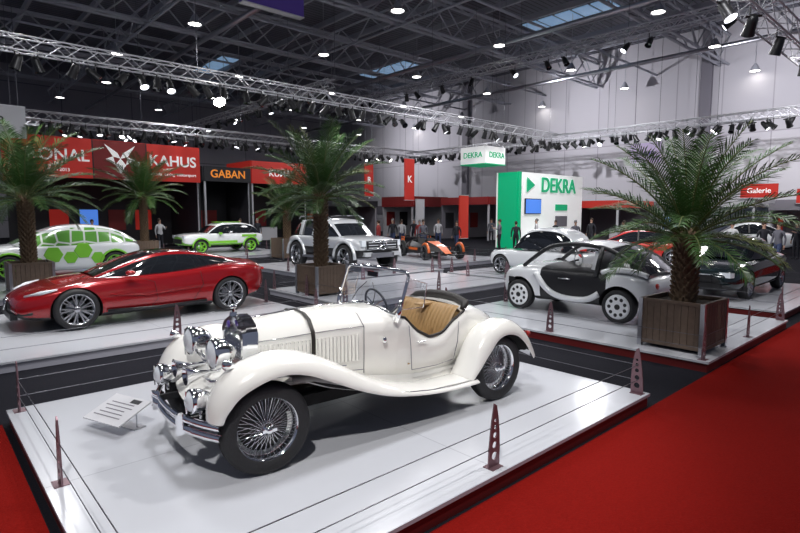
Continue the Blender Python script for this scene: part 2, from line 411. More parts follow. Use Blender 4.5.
# ================================================================== VINTAGE ROADSTER
def vintage():
    E=empty('vintage_roadster',(3.24,4.19,.15),rad(176.3))
    hood=[(1.20,.50,.225,.93,1.055),(1.0,.48,.27,.94,1.07),(.6,.46,.335,.96,1.095),(.25,.44,.40,.97,1.095),(.0,.42,.455,.97,1.075),(-.14,.40,.49,.985,1.07)]
    cock=[(-.14,.40,.49,.985,1),(-.24,.39,.50,.97,1),(-.38,.38,.51,.83,1),(-.55,.38,.52,.74,1),(-.72,.38,.52,.76,1),(-.88,.38,.515,.87,1),(-1.04,.39,.50,.94,1)]
    tail=[(-1.04,.39,.50,.94,1.03),(-1.25,.41,.47,.90,1.0),(-1.5,.45,.40,.82,.92),(-1.72,.5,.31,.72,.80),(-1.86,.54,.2,.62,.68)]
    def half(s,full):
        x,zb,w,ze,zc=s
        p=[(w*.80,zb),(w*.93,zb+.10),(w*.99,zb+.5*(ze-zb)),(w,ze-.10),(w*.975,ze-.03),(w*.91,ze)]
        if full: p+=[(w*.74,ze+(zc-ze)*.55),(w*.45,ze+(zc-ze)*.88),(w*.15,zc-.004),(0,zc)]
        return [(x,y,z) for y,z in p]
    b=MB()
    for st,full in ((hood,True),(cock,False),(tail,True)):
        R_=catmull(st,5)
        rows=[half(s,full) for s in R_]
        if full: b.grid([r+[(p[0],-p[1],p[2]) for p in r[-2::-1]] for r in rows],M_ivory)
        else:
            b.grid(rows,M_ivory); b.grid([[(p[0],-p[1],p[2]) for p in r][::-1] for r in rows],M_ivory)
    e=half(tail[-1],True); e=e+[(p[0],-p[1],p[2]) for p in e[-2::-1]]
    b.add(e,[list(range(len(e)))],M_ivory)
    o=b.obj('body',E,merge=True,recalc=True)
    o.data.materials.append(M_tan)
    m=o.modifiers.new('t','SOLIDIFY'); m.thickness=.022; m.offset=-1; m.material_offset=1; m.material_offset_rim=0
    apply_mods(o,angle=45)
    def fender(path,prof,name,side):
        P=catmull(path,6); rows=[]
        for i,p in enumerate(P):
            a=P[max(i-1,0)];c=P[min(i+1,len(P)-1)]
            tx,tz=c[0]-a[0],c[1]-a[1];l=math.hypot(tx,tz) or 1; nx,nz=tz/l,-tx/l
            wf,df=p[2],p[3]
            rows.append([(p[0]+nx*o_*df,side*(.645+(y-.645)*wf),p[1]+nz*o_*df) for y,o_ in prof])
        b=MB(); b.grid(rows,M_ivory); o=b.obj(name,E,recalc=True)
        bm=bmesh.new();bm.from_mesh(o.data);bm.faces.ensure_lookup_table()
        top=max(bm.faces,key=lambda f:f.calc_center_median().z)
        if top.normal.z<0: bmesh.ops.reverse_faces(bm,faces=bm.faces)
        bm.to_mesh(o.data);bm.free()
        o.data.materials.append(M_under)
        m=o.modifiers.new('t','SOLIDIFY'); m.thickness=.014; m.offset=-1; m.material_offset=1; m.material_offset_rim=0
        s=o.modifiers.new('s','SUBSURF'); s.levels=1; s.render_levels=1
        apply_mods(o,angle=60)
    prof=[(.38,-.24),(.415,-.13),(.46,-.05),(.54,.0),(.62,.02),(.70,.012),(.78,-.025),(.825,-.075),(.84,-.135)]
    prof_r=[(.44,-.16),(.46,-.09),(.50,-.03),(.57,.005),(.645,.015),(.72,.0),(.78,-.035),(.815,-.085),(.825,-.145)]
    fp=[(1.72,.48,.62,.5),(1.70,.61,.78,.7),(1.61,.76,.9,.9),(1.44,.865,1,1),(1.22,.905,1,1),(.98,.865,1,1),(.72,.75,1,1),(.45,.60,1,.85),(.15,.465,1,.6),(-.2,.375,1,.4),(-.55,.335,1,.32),(-.92,.33,1,.3)]
    rp=[(-.80,.33,.9,.35),(-.88,.48,.95,.7),(-.98,.66,1,1),(-1.13,.80,1,1),(-1.33,.855,1,1),(-1.55,.81,1,1),(-1.72,.69,1,1),(-1.83,.54,.97,.9),(-1.89,.42,.92,.7)]
    for s,nm in ((1,'left'),(-1,'right')):
        fender(fp,prof,'front_fender_'+nm,s); fender(rp,prof_r,'rear_fender_'+nm,s)
    b=MB()
    b.box((-.1,0,.40),(2.7,.62,.10),M_under)
    b.box((.4,.36,.36),(2.2,.06,.10),M_under);b.box((.4,-.36,.36),(2.2,.06,.10),M_under)
    for s in (1,-1):
        b.grid([[(x,s*(.80*interp(hood+cock[1:],x)[2]+.005),interp(hood+cock[1:],x)[1]+.03),(x,s*.435,z2),(x,s*.45,z2-.06)] for x,z2 in ((.95,.62),(.75,.60),(.45,.50),(.15,.42),(-.2,.36),(-.6,.33),(-1.0,.33))],M_ivory)
    rows=[]
    for i in range(9):
        t=i/8; x=1.20+.48*t; z=.60-.16*t*t
        rows.append([(x-.05*abs(j/4)**2,j/4*.44,z+.05*abs(j/4)**2) for j in range(-4,5)])
    b.grid(rows,M_ivory)
    b.box((1.18,0,.5),(.06,.8,.25),M_under)
    b.cyl((1.3,-.6,.33),(1.3,.6,.33),.03,.03,M_black); b.cyl((-1.3,-.6,.35),(-1.3,.6,.35),.04,.04,M_black)
    for s in (1,-1): b.tube([(.35,s*.80,.46),(0,s*.81,.38),(-.3,s*.80,.335),(-.9,s*.79,.315)],.008,M_chrome,6)
    b.tube([(x,0,interp(hood,x)[4]+.005) for x in (1.2,1,.6,.25,-.1)],.007,M_chrome,6)
    for s in (1,-1):
        b.tube([(x,s*(interp(hood,x)[2]*.995),interp(hood,x)[3]-.03) for x in (1.2,1,.7,.4,.2)],.005,M_chrome,5)
        b.tube([(x,s*(interp(hood,x)[2]+.002),interp(hood,x)[1]+.10) for x in (1.2,1,.7,.4,.2)],.004,M_boothgrey,5)
        b.tube([(.2,s*.405,.5),(.2,s*.413,.75),(.2,s*.412,.94),(.2,s*.3,1.04),(.2,0,1.097)],.004,M_boothgrey,5)
        for k in range(26):
            x=1.14-k*.035
            if abs(x-.68)<.03: continue
            w=interp(hood,x)[2]
            b.box((x,s*(w+.002),.75),(.012,.020,.24),M_ivory,rot=(0,0,s*rad(35)))
            b.box((x-.014,s*(w-.001),.75),(.005,.006,.235),M_boothgrey)
    st=interp(hood,.68); hp=[(y,z) for _,y,z in half((.68,)+tuple(st[1:]),True)]
    hp=[p for p in hp if p[1]>.52]
    pts=[(p[0]+.012,p[1]+.008) for p in hp]+[(-p[0]-.012,p[1]+.008) for p in hp[-2::-1]]
    b.grid([[(.70,y,z) for y,z in pts],[(.66,y,z) for y,z in pts]],M_leather)
    b.box((.68,st[2]+.016,.70),(.06,.01,.05),M_chrome)
    b.cyl((.92,.30,.60),(.80,.32,.60),.008,.008,M_chrome);b.cyl((.5,.37,.60),(.38,.39,.60),.008,.008,M_chrome)
    for s in (1,-1):
        b.tube([(-.26,s*.505,.90),(-.28,s*.51,.7),(-.30,s*.50,.46)],.004,M_boothgrey,5)
        b.tube([(-.30,s*.50,.46),(-.6,s*.505,.45),(-.86,s*.50,.47)],.004,M_boothgrey,5)
        b.tube([(-.92,s*.515,.86),(-.91,s*.51,.65),(-.86,s*.50,.47)],.004,M_boothgrey,5)
        b.cyl((-.34,s*.535,.73),(-.44,s*.54,.73),.009,.007,M_chrome)
        ellip(b,(.02,s*.49,.80),(.025,.02,.03),M_chrome,10,6)
        rim=[(x,s*(interp(cock,x)[2]*.92),interp(cock,x)[3]+.006) for x in [-.14-.05*i for i in range(19)]]
        b.tube(rim,.014,M_leather,7)
    b.obj('trim_and_chassis',E)
    # radiator
    b=MB(); b.M=T(-.07,0,-.045)
    out=[(0,1.155),(.06,1.145),(.12,1.12),(.19,1.08),(.23,1.02),(.24,.9),(.235,.75),(.21,.60),(.17,.50),(0,.47)]
    full=out+[(-y,z) for y,z in out[-2:0:-1]]
    lean=lambda z:-.05*(z-.5)
    A=[(1.24+lean(z),y,z) for y,z in full]; B=[(1.34+lean(z),y*1.04,z+.003) for y,z in full]; C=[(1.375+lean(z),y*.99,z*.995+.002) for y,z in full]; D=[(1.375+lean(z),y*.84,.80+(z-.80)*.84) for y,z in full]; Ee=[(1.34+lean(z),y*.82,.80+(z-.80)*.82) for y,z in full]
    n=len(full)
    for P,Q in ((A,B),(B,C),(C,D),(D,Ee)):
        b.add(P+Q,[(i,(i+1)%n,n+(i+1)%n,n+i) for i in range(n)],M_chrome,True)
    b.add(Ee,[list(range(n))],M_rimd)
    b.add(A,[list(range(n))],M_black)
    for i in range(-8,9):
        y=i*.022; zt=.80+(1.10-.80)*.95*(1-abs(y/.2)**3*.35); zb_=.53+abs(y)*.12
        b.tube([(1.35+lean(zb_),y,zb_),(1.365+lean(.8),y,.8),(1.35+lean(zt),y,zt)],.0045,M_chrome,5)
    for k in range(18):
        z=.56+k*.028; b.cyl((1.345+lean(z),-.17,z),(1.345+lean(z),.17,z),.003,.003,M_chrome,4)
    b.cyl((1.33,0,1.15),(1.33,0,1.18),.035,.03,M_chrome); b.cyl((1.33,0,1.18),(1.33,0,1.21),.012,.012,M_chrome)
    ellip(b,(1.33,0,1.225),(.03,.012,.02),M_chrome)
    b.lathe([(0,.01),(.03,.008),(.033,0)],M_signblue,T(1.375,0,1.085)@RY(85),14)
    b.obj('radiator_grille',E)
    b=MB()
    def lamp(x,y,z,r,yaw=0):
        M=T(x,y,z)@RZ(yaw)@RY(90)
        b.lathe([(.0,-1.25*r),(.25*r,-1.2*r),(.6*r,-.9*r),(.9*r,-.4*r),(1.0*r,0),(1.06*r,.03),(1.06*r,.055),(.97*r,.06)],M_chrome,M,28)
        b.lathe([(.97*r,.05),(.7*r,.075),(.4*r,.088),(0,.092)],M_lens,M,28)
        b.box((x+.085,y,z),(.008,.012,r*1.9),M_chrome)
    for s in (1,-1):
        lamp(1.50,s*.275,.875,.118)
        b.tube([(1.47,s*.275,.77),(1.40,s*.27,.68),(1.30,s*.26,.60)],.018,M_chrome,8)
        lamp(1.72,s*.43,.585,.088)
        b.tube([(1.70,s*.43,.50),(1.70,s*.42,.44)],.013,M_chrome,6)
        M=T(1.66,s*.14,.70)@RY(90)
        b.lathe([(.075,.06),(.055,.02),(.03,-.04),(.018,-.12),(.018,-.22)],M_chrome,M,20)
        b.lathe([(0,.03),(.06,.035)],M_steel,M,20)
        b.lathe([(0,.05),(.03,.04),(.035,0),(.02,-.04),(0,-.05)],M_chrome,T(1.56,s*.64,.87)@RY(60),12)
    b.tube([(1.32,-.27,.62),(1.50,-.1,.60),(1.50,.1,.60),(1.32,.27,.62)],.014,M_chrome,8)
    b.tube([(1.50,-.27,.78),(1.52,0,.76),(1.50,.27,.78)],.012,M_chrome,8)
    b.obj('headlamps_and_horns',E)
    b=MB()
    for z in (.36,.44):
        pts=[(1.83-.17*(abs(y)/.72)**2.4,y,z) for y in [i*.06-.72 for i in range(25)]]
        rows=[[(x+dx,y,zz+dz) for dx,dz in ((-.008,-.03),(.012,-.02),(.018,0),(.012,.02),(-.008,.03))] for x,y,zz in pts]
        b.grid(rows,M_chrome)
    for y in (-.34,.34): 
        b.box((1.83,y,.40),(.05,.04,.16),M_chrome); b.box((1.6,y,.41),(.42,.035,.05),M_black)
    for z in (.42,): 
        pts=[(-1.98+.14*(abs(y)/.72)**2.4,y,z) for y in [i*.09-.72 for i in range(17)]]
        b.grid([[(x,y,zz+dz) for dz in (-.035,0,.035)] for x,y,zz in pts],M_chrome)
    for s in (1,-1): b.box((-1.85,s*.3,.42),(.25,.04,.04),M_black); b.lathe([(0,.03),(.03,.02),(.035,-.04)],M_red2,T(-1.89,s*.64,.62)@RY(-90),12)
    b.obj('bumpers',E)
    # windscreen
    b=MB(); wx=-.12; lean2=lambda z:-.33*(z-1.02)
    P=[(wx,-.52,1.0),(wx+.0,-.53,1.03),(wx+lean2(1.39),-.52,1.375),(wx+lean2(1.41),-.48,1.415),(wx+.02+lean2(1.42),0,1.43),(wx+lean2(1.41),.48,1.415),(wx+lean2(1.39),.52,1.375),(wx,.53,1.03),(wx,.52,1.0),(wx+.03,0,1.085)]
    b.tube(P,.016,M_chrome,8,closed=True)
    for s in (1,-1):
        b.tube([(wx+.02,s*.50,.96),(wx-.01,s*.525,1.06),(wx-.03,s*.525,1.16)],[.032,.024,.014],M_chrome,8)
        W=[(wx-.02,s*.535,1.07),(wx-.11,s*.53,1.36),(wx-.30,s*.58,1.30),(wx-.25,s*.59,1.08)]
        b.tube(W,.006,M_chrome,6,closed=True); b.add(W,[(0,1,2,3)],M_glass)
        b.tube([(wx+.05,s*.18,1.095),(wx+.0,s*.15,1.19),(wx-.04,s*.05,1.28)],.004,M_black,5)
    b.add([P[0],P[2],P[4],P[9]],[(0,1,2,3)],M_glass); b.add([P[9],P[4],P[6],P[8]],[(0,1,2,3)],M_glass)
    b.box((wx-.08,0,1.36),(.02,.16,.05),M_chrome)
    b.obj('windscreen',E)
    # interior
    b=MB()
    b.box((-.55,0,.44),(.95,.76,.04),M_tan); b.box((-.2,0,.93),(.04,.88,.14),M_wood)
    for y in (-.25,-.12,.1,.25): b.lathe([(0,.0),(.035,0),(.04,-.01)],M_lens,T(-.225,y,.93)@RY(-90),14)
    def pleated(p0,u,v,nu,amp,m):
        rows=[]
        for i in range(13):
            rows.append([])
            for j in range(nu*4+1):
                a=j/(nu*4); q=Vector(p0)+Vector(u)*a+Vector(v)*(i/12)
                nrm=Vector(u).cross(Vector(v)).normalized()
                bulge=.06*math.sin(math.pi*i/12)**.6
                rows[-1].append(q+nrm*(amp*abs(math.sin(math.pi*a*nu))+bulge))
        b.grid(rows,m)
    pleated((-.80,-.44,.54),(0,.88,0),(-.20,0,.46),16,.018,M_tan)
    pleated((-.36,-.44,.58),(0,.88,0),(-.46,0,-.02),16,.012,M_tan)
    b.box((-.94,0,.72),(.14,.88,.44),M_tan,rot=(0,rad(-20),0)); b.box((-.60,0,.52),(.48,.84,.12),M_tan)
    for s in (1,-1): b.box((-.62,s*.46,.62),(.7,.03,.22),M_tan)
    b.tube([(-.42+.05*math.sin(a)*1.0,-.24+.19*math.cos(a),.98+.18*math.sin(a)) for a in [i*math.pi/12 for i in range(24)]],.013,M_black,8,closed=True)
    for k in range(3):
        a=k*2*math.pi/3+.5; b.cyl((-.40,-.24,.98),(-.42+.05*math.sin(a),-.24+.18*math.cos(a),.98+.17*math.sin(a)),.007,.007,M_chrome,6)
    b.cyl((-.40,-.24,.98),(-.15,-.24,.90),.018,.018,M_black)
    b.box((-.9,.0,.98),(.2,.1,.02),M_tan)
    b.tube([(-1.05,-.44,.965),(-1.13,-.40,1.01),(-1.17,-.2,1.045),(-1.18,0,1.055),(-1.17,.2,1.045),(-1.13,.40,1.01),(-1.05,.44,.965)],[.03,.045,.05,.05,.05,.045,.03],M_leather,10)
    b.obj('interior',E)
    wheels(E,wheel_mesh('wire',.35,.16),1.30,-1.30,.675,.352,steer=-4)
vintage()
# info card stand
b=MB(); CM=T(0,0,.17)@RY(-20)
b.box((0,0,0),(.36,.50,.012),M_boothwhite,CM)
for k in range(5): b.box((-.10+k*.045,.02,.0075),(.010,.36-.05*(k%3),.002),M_boothgrey,CM)
b.box((.13,-.1,.0075),(.05,.12,.002),M_dark,CM)
for s in (-.15,.15): b.cyl((.08,s,0),(.08,s,.19),.006,.006,M_steel,6)
b.box((.08,0,.004),(.12,.4,.008),M_steel)
b.obj('info_card_stand',loc=(1.30,5.28,.15),rz=rad(20))
# ================================================================== RED COUPE
def red_coupe():
    E=empty('concept_sports_coupe',(3.36,11.2,.15),math.pi)
    st=[(2.24,.34,.50,.44,.50),(2.16,.22,.74,.54,.60),(1.9,.17,.90,.66,.71),(1.36,.15,.97,.80,.80),(.9,.15,.955,.82,.87),(.3,.15,.93,.84,.90),(-.5,.15,.94,.88,.92),(-1.1,.15,.99,.95,.97),(-1.5,.16,1.0,.96,1.0),(-1.95,.22,.92,.92,1.0),(-2.14,.34,.82,.88,.97),(-2.22,.5,.68,.80,.88)]
    def mf(i,j):
        if j<=1: return M_black
    shell(E,st,M_red,(1.36,-1.36),.39,.83,2,mf)
    house(E,[(1.0,.83,.66,.86,.52),(.35,.84,.78,1.12,.56),(-.05,.86,.80,1.245,.55),(-.55,.88,.80,1.26,.54),(-1.1,.92,.78,1.17,.52),(-1.75,.94,.66,1.0,.5)],M_tint,r0=1,r1=-1,rail=M_red)
    b=MB()
    for s in (1,-1):
        b.tube([(2.05,s*.62,.60),(1.85,s*.80,.66),(1.62,s*.88,.71)],[.02,.035,.015],M_lens,8)
        b.tube([(2.2,s*.35,.30),(2.12,s*.66,.32),(1.98,s*.83,.34)],[.03,.05,.02],M_black,8)
        b.box((-2.18,s*.55,.80),(.08,.35,.05),M_red2)
        b.tube([(.85,s*.945,.55),(.2,s*.945,.50),(-.7,s*.96,.56)],.012,M_red,6)
        b.tube([(.9,s*.955,.28),(0,s*.955,.25),(-.85,s*.965,.28)],.03,M_black,6)
        ellip(b,(.52,s*1.0,.92),(.09,.10,.05),M_red)
        b.tube([(.45,s*.93,.84),(.1,s*.94,.72),(.05,s*.945,.4),(.2,s*.94,.25)],.004,M_under,4)
        b.tube([(-.75,s*.95,.86),(-.8,s*.965,.6),(-.6,s*.95,.3)],.004,M_under,4)
    b.tube([(2.25,-.12,.50),(2.27,0,.34),(2.25,.12,.50),(2.21,0,.55)],.014,M_chrome,6,closed=True)
    b.box((2.2,0,.27),(.1,1.1,.10),M_black); b.box((2.22,0,.42),(.08,.2,.14),M_black)
    b.obj('details',E)
    wheels(E,wheel_mesh('alloy',.35,.25,9,M_rim),1.36,-1.36,.85,.352)
red_coupe()
# ================================================================== SUV-type
SUV=[(2.28,.62,.74,.93,1.0),(2.2,.5,.9,1.05,1.10),(1.9,.45,.98,1.12,1.17),(1.4,.45,1.02,1.15,1.2),(.8,.45,1.0,1.17,1.22),(0,.45,.98,1.18,1.2),(-1.4,.45,1.02,1.18,1.2),(-2.0,.5,.98,1.15,1.18),(-2.2,.55,.9,1.1,1.12),(-2.28,.7,.8,1.0,1.02)]
SUVH=[(.95,1.14,.80,1.2,.74),(.42,1.15,.88,1.66,.70),(.15,1.16,.89,1.78,.69),(-.9,1.16,.89,1.80,.69),(-1.7,1.15,.87,1.73,.67),(-2.08,1.12,.8,1.2,.7)]
def sc(st,kx,kz,kw,dz=0): return [(x*kx,a*kz+dz,w*kw,c*kz+dz,d*kz+dz) for x,a,w,c,d in st]
def sch(st,kx,kz,kw,dz=0): return [(x*kx,a*kz+dz,w*kw,c*kz+dz,d*kw) for x,a,w,c,d in st]
def suv():
    E=empty('concept_off_road_vehicle',(11.65,15.95,.15),rad(-90))
    def mf(i,j):
        if j<=2: return M_black
    shell(E,SUV,M_silver,(1.5,-1.5),.52,.86,2,mf)
    house(E,SUVH,M_silver,r0=1,r1=-1)
    b=MB()
    b.box((2.27,0,.92),(.08,1.35,.28),M_black)
    for dz in (-.09,0,.09): b.box((2.31,0,.92+dz),(.05,1.2,.03),M_chrome)
    b.tube([(2.31,-.68,.78),(2.31,.68,.78),(2.31,.68,1.06),(2.31,-.68,1.06)],.02,M_chrome,6,closed=True)
    b.tube([(2.36,.15*math.cos(a),.92+.15*math.sin(a)) for a in [i*math.pi/8 for i in range(16)]],.02,M_chrome,6,closed=True)
    for k in range(3): 
        a=math.pi/2+k*2*math.pi/3; b.cyl((2.36,0,.92),(2.36,.14*math.cos(a),.92+.14*math.sin(a)),.02,.008,M_chrome,6)
    for s in (1,-1):
        b.box((2.2,s*.72,.98),(.16,.24,.2),M_lens); b.box((2.24,s*.6,.62),(.2,.3,.14),M_silver)
        b.tube([(1.5+.6*math.cos(a),s*1.0,.45+.6*math.sin(a)) for a in [i*math.pi/10 for i in range(11)]],.06,M_silver,6)
        b.tube([(-1.5+.6*math.cos(a),s*1.0,.45+.6*math.sin(a)) for a in [i*math.pi/10 for i in range(11)]],.06,M_silver,6)
        b.box((0,s*1.0,.44),(1.9,.16,.08),M_steel)
        b.tube([(.4,s*.72,1.76),(.1,s*.72,1.88),(-1.6,s*.70,1.85),(-1.7,s*.7,1.76)],.025,M_steel,6)
        for x in (-.45,-1.3): b.box((x,s*.83,1.45),(.09,.08,.56),M_silver,rot=(s*rad(17),0,0))
    b.box((2.28,0,.58),(.12,1.0,.16),M_steel); b.box((.1,0,1.84),(.14,1.2,.07),M_black)
    b.obj('details',E)
    wheels(E,wheel_mesh('alloy',.46,.30,6,M_rim),1.5,-1.5,.90,.462)
suv()
def crossover():
    E=empty('rally_hatchback',(11.7,26.6,.15),math.pi)
    def mf(i,j):
        if j<=1: return M_green
    shell(E,sc(SUV,.92,.84,.92),M_white,(1.3,-1.3),.40,.80,1,mf)
    house(E,sch(SUVH,.92,.84,.92),M_white,sub=1)
    b=MB()
    for s in (1,-1):
        b.box((2.0,s*.62,.82),(.15,.25,.14),M_lens); b.box((.2,s*.93,.55),(1.5,.02,.12),M_green); b.box((-1.2,s*.94,.85),(.8,.02,.1),M_green)
        b.box((.35,s*.99,.98),(.12,.16,.1),M_green)
        for x in (1.3,-1.3): b.tube([(x+.42*math.cos(a),s*.93,.34+.42*math.sin(a)) for a in [i*math.pi/10 for i in range(11)]],.04,M_green,6)
    b.box((2.08,0,.6),(.06,1.0,.22),M_black); b.box((-.4,0,1.53),(1.4,.4,.02),M_green)
    b.obj('details',E)
    wheels(E,wheel_mesh('alloy',.34,.24,5,M_green),1.3,-1.3,.82,.342)
crossover()
def hexcar():
    E=empty('hexagon_pattern_concept_car',(3.5,19.9,.15),math.pi)
    mg=bpy.data.materials.new('hexagon_glass'); mg.use_nodes=True; nt=mg.node_tree; bs=nt.nodes['Principled BSDF']
    tc=nt.nodes.new('ShaderNodeTexCoord'); vo=nt.nodes.new('ShaderNodeTexVoronoi'); vo.feature='DISTANCE_TO_EDGE'; vo.inputs['Scale'].default_value=2.6; vo.inputs['Randomness'].default_value=.35
    cr=nt.nodes.new('ShaderNodeValToRGB'); cr.color_ramp.elements[0].color=(.7,.75,.7,1); cr.color_ramp.elements[0].position=.05; cr.color_ramp.elements[1].color=(.12,.36,.05,1); cr.color_ramp.elements[1].position=.08
    nt.links.new(tc.outputs['Object'],vo.inputs['Vector']); nt.links.new(vo.outputs['Distance'],cr.inputs['Fac']); nt.links.new(cr.outputs['Color'],bs.inputs['Base Color']); bs.inputs['Roughness'].default_value=.2; bs.inputs['Coat Weight'].default_value=1
    st=[(2.3,.4,.5,.62,.7),(2.2,.25,.78,.78,.86),(1.9,.2,.9,.92,.98),(1.4,.2,.96,.98,1.05),(.8,.2,.95,.98,1.10),(0,.2,.94,1.0,1.1),(-1.4,.2,.96,1.05,1.12),(-2.0,.28,.9,1.02,1.1),(-2.25,.4,.7,.9,.95)]
    shell(E,st,M_white,(1.45,-1.35),.42,.84,2)
    house(E,[(1.3,1.0,.74,1.06,.6),(.6,.98,.84,1.42,.62),(.0,.98,.86,1.62,.62),(-.8,1.0,.86,1.64,.60),(-1.6,1.04,.8,1.46,.56),(-2.1,1.04,.66,1.1,.5)],M_white,glass=mg)
    b=MB()
    for s in (1,-1):
        for (x,z,r) in ((.35,.72,.26),(-.1,.62,.2),(-.45,.82,.26),(-.85,.58,.2),(.75,.5,.16)):
            b.cyl((x,s*.93,z),(x,s*.965,z),r,r*.96,M_green,6)
        b.lathe([(0,.05),(.12,.03),(.15,-.05)],M_lens,T(2.1,s*.55,.72)@RY(80),16)
        for x in (1.45,-1.35): b.tube([(x+.44*math.cos(a),s*.96,.37+.44*math.sin(a)) for a in [i*math.pi/10 for i in range(11)]],.035,M_green,6)
    b.box((2.24,0,.45),(.08,.8,.14),M_black)
    b.obj('details',E)
    wheels(E,wheel_mesh('alloy',.37,.24,7,M_green),1.45,-1.35,.84,.372)
hexcar()
# ================================================================== WHITE/BLACK BUGGY
def buggy():
    E=empty('open_electric_concept_car',(10.0,5.4,.15),rad(90))
    st=[(1.62,.34,.42,.55,.62),(1.56,.26,.62,.74,.82),(1.3,.22,.75,.86,.92),(.95,.22,.80,.90,.97),(.55,.22,.79,.92,.97),(.2,.24,.76,.90,.92),(-.5,.24,.76,.90,.92),(-.8,.24,.79,.92,.94),(-1.2,.26,.80,.90,.93),(-1.5,.32,.74,.84,.87),(-1.66,.42,.6,.72,.76)]
    def mf(i,j):
        if i in(4,5,6): return M_black
        if j<=1: return M_black
    shell(E,st,M_white,(1.05,-1.05),.37,.66,2,mf)
    b=MB()
    for s in (1,-1):
        fr=[(1.0,s*.68,.90),(.75,s*.66,1.10),(.45,s*.62,1.30),(.1,s*.60,1.37),(-.4,s*.60,1.37),(-.8,s*.61,1.30),(-1.2,s*.63,1.10),(-1.5,s*.62,.86)]
        b.tube(catmull(fr,4),.042,M_black,8)
        b.tube([(-.60,s*.74,.80),(-.63,s*.69,1.08),(-.66,s*.61,1.34)],.045,M_black,8)
        b.tube(catmull([(-.72,s*.76,.90),(-.95,s*.74,.96),(-1.25,s*.72,.96),(-1.52,s*.66,.88)],4),.045,M_white,8)
        b.tube(catmull([(.66,s*.79,.80),(.42,s*.775,.50),(.1,s*.77,.36),(-.4,s*.77,.36),(-.68,s*.78,.50)],4),.06,M_white,8)
        b.tube([(.15,s*.78,.72),(-.1,s*.78,.72)],.012,M_steel,6)
        b.box((1.25,s*.70,.60),(.16,.1,.12),M_black)
        b.lathe([(0,.04),(.08,.03),(.1,-.03)],M_lens,T(1.5,s*.45,.70)@RY(75),14)
        b.lathe([(0,.04),(.05,.03),(.06,-.03)],M_red2,T(-1.6,s*.5,.70)@RY(-80),12)
        b.box((-.5,s*.33,1.07),(.12,.42,.34),M_white,rot=(0,rad(-14),0)); b.box((-.46,s*.33,1.07),(.1,.3,.28),M_black,rot=(0,rad(-14),0))
    rows=[]
    for x,z,w in ((.42,1.33,.58),(.1,1.40,.58),(-.4,1.41,.58),(-.8,1.33,.58),(-1.2,1.13,.60),(-1.5,.89,.6)):
        rows.append([(x,w*t,z+.04*(1-t*t)) for t in (-1,-.6,-.2,.2,.6,1)])
    b.grid(rows[:4],M_white); b.grid(rows[3:],M_tint)
    b.grid([[(1.0,w,.93) for w in (-.64,0,.64)],[(.44,w,1.31) for w in (-.6,0,.6)]],M_glass)
    b.tube([(.44,-.6,1.31),(.44,0,1.35),(.44,.6,1.31)],.035,M_black,8); b.tube([(-.8,-.6,1.30),(-.8,0,1.35),(-.8,.6,1.30)],.035,M_black,8)
    b.tube([(.35,-.33+.17*math.cos(a),1.0+.16*math.sin(a)) for a in [i*math.pi/8 for i in range(16)]],.014,M_white,6,closed=True)
    b.cyl((.35,-.33,1.0),(.6,-.33,.92),.02,.02,M_black)
    b.obj('canopy_and_cabin',E)
    wheels(E,wheel_mesh('disc',.305,.2,5,M_white),1.05,-1.05,.70,.307)
buggy()
def bubble():
    E=empty('rounded_city_car',(15.0,9.6,.15),rad(90))
    shell(E,sc(SUV,.72,.78,.80,-.12),M_white,(1.1,-1.1),.36,.70,2)
    house(E,sch([(1.0,1.12,.78,1.2,.7),(.6,1.15,.88,1.66,.70),(.15,1.16,.89,1.94,.66),(-.9,1.16,.89,1.97,.64),(-1.7,1.15,.87,1.80,.6),(-2.1,1.12,.76,1.2,.6)],.72,.84,.80,-.12),M_white,r0=1,r1=0)
    b=MB()
    for s in (1,-1): b.lathe([(0,.04),(.1,.03),(.12,-.05)],M_lens,T(1.55,s*.45,.66)@RY(80),14); b.lathe([(0,.04),(.05,.03),(.06,-.05)],M_red2,T(-1.6,s*.5,.72)@RY(-90),14)
    b.box((1.6,0,.45),(.06,.7,.12),M_black)
    b.obj('details',E)
    wheels(E,wheel_mesh('alloy',.31,.2,5,M_rim),1.1,-1.1,.70,.312)
bubble()
SED=[(2.3,.36,.62,.52,.60),(2.2,.24,.80,.64,.70),(1.9,.2,.87,.74,.79),(1.4,.18,.90,.80,.86),(.8,.18,.90,.86,.92),(0,.18,.90,.88,.92),(-.9,.18,.90,.90,.94),(-1.5,.2,.90,.91,.97),(-2.0,.24,.86,.90,.97),(-2.2,.34,.80,.85,.92),(-2.3,.46,.66,.76,.80)]
SEDH=[(1.05,.86,.70,.91,.58),(.4,.88,.80,1.26,.58),(.05,.89,.81,1.38,.57),(-.6,.90,.81,1.39,.56),(-1.2,.92,.78,1.24,.54),(-1.75,.94,.66,.98,.5)]
def sedan(name,loc,rz,paint,kz=1.,extra=None):
    E=empty(name,loc,rz)
    shell(E,sc(SED,1,kz,1),paint,(1.4,-1.35),.37,.78,1,lambda i,j: M_black if j<=1 else None)
    house(E,sch(SEDH,1,kz,1),paint,sub=1)
    b=MB()
    for s in (1,-1):
        b.box((2.16,s*.58,.60*kz),(.14,.34,.11),M_lens,rot=(0,0,-s*rad(20)))
        b.box((-2.24,s*.58,.76*kz),(.1,.34,.1),M_red2)
        b.box((.55,s*.95,.92*kz),(.1,.18,.1),paint)
        b.box((-.15,s*.73,1.12*kz),(.06,.06,.42*kz),M_black,rot=(s*rad(24),0,0))
    b.box((2.27,0,.52*kz),(.06,.7,.14),M_black); b.box((2.27,0,.36*kz),(.08,1.1,.08),M_black); b.box((2.29,0,.60*kz),(.03,.74,.02),M_chrome)
    b.obj('details',E)
    wheels(E,wheel_mesh('alloy',.33,.22,5,M_rim),1.4,-1.35,.79,.332)
sedan('sedan_car',(15.5,4.45,.15),math.pi,M_dgreen)
sedan('sports_car',(21.4,9.5,.15),rad(112),M_red2,.98)
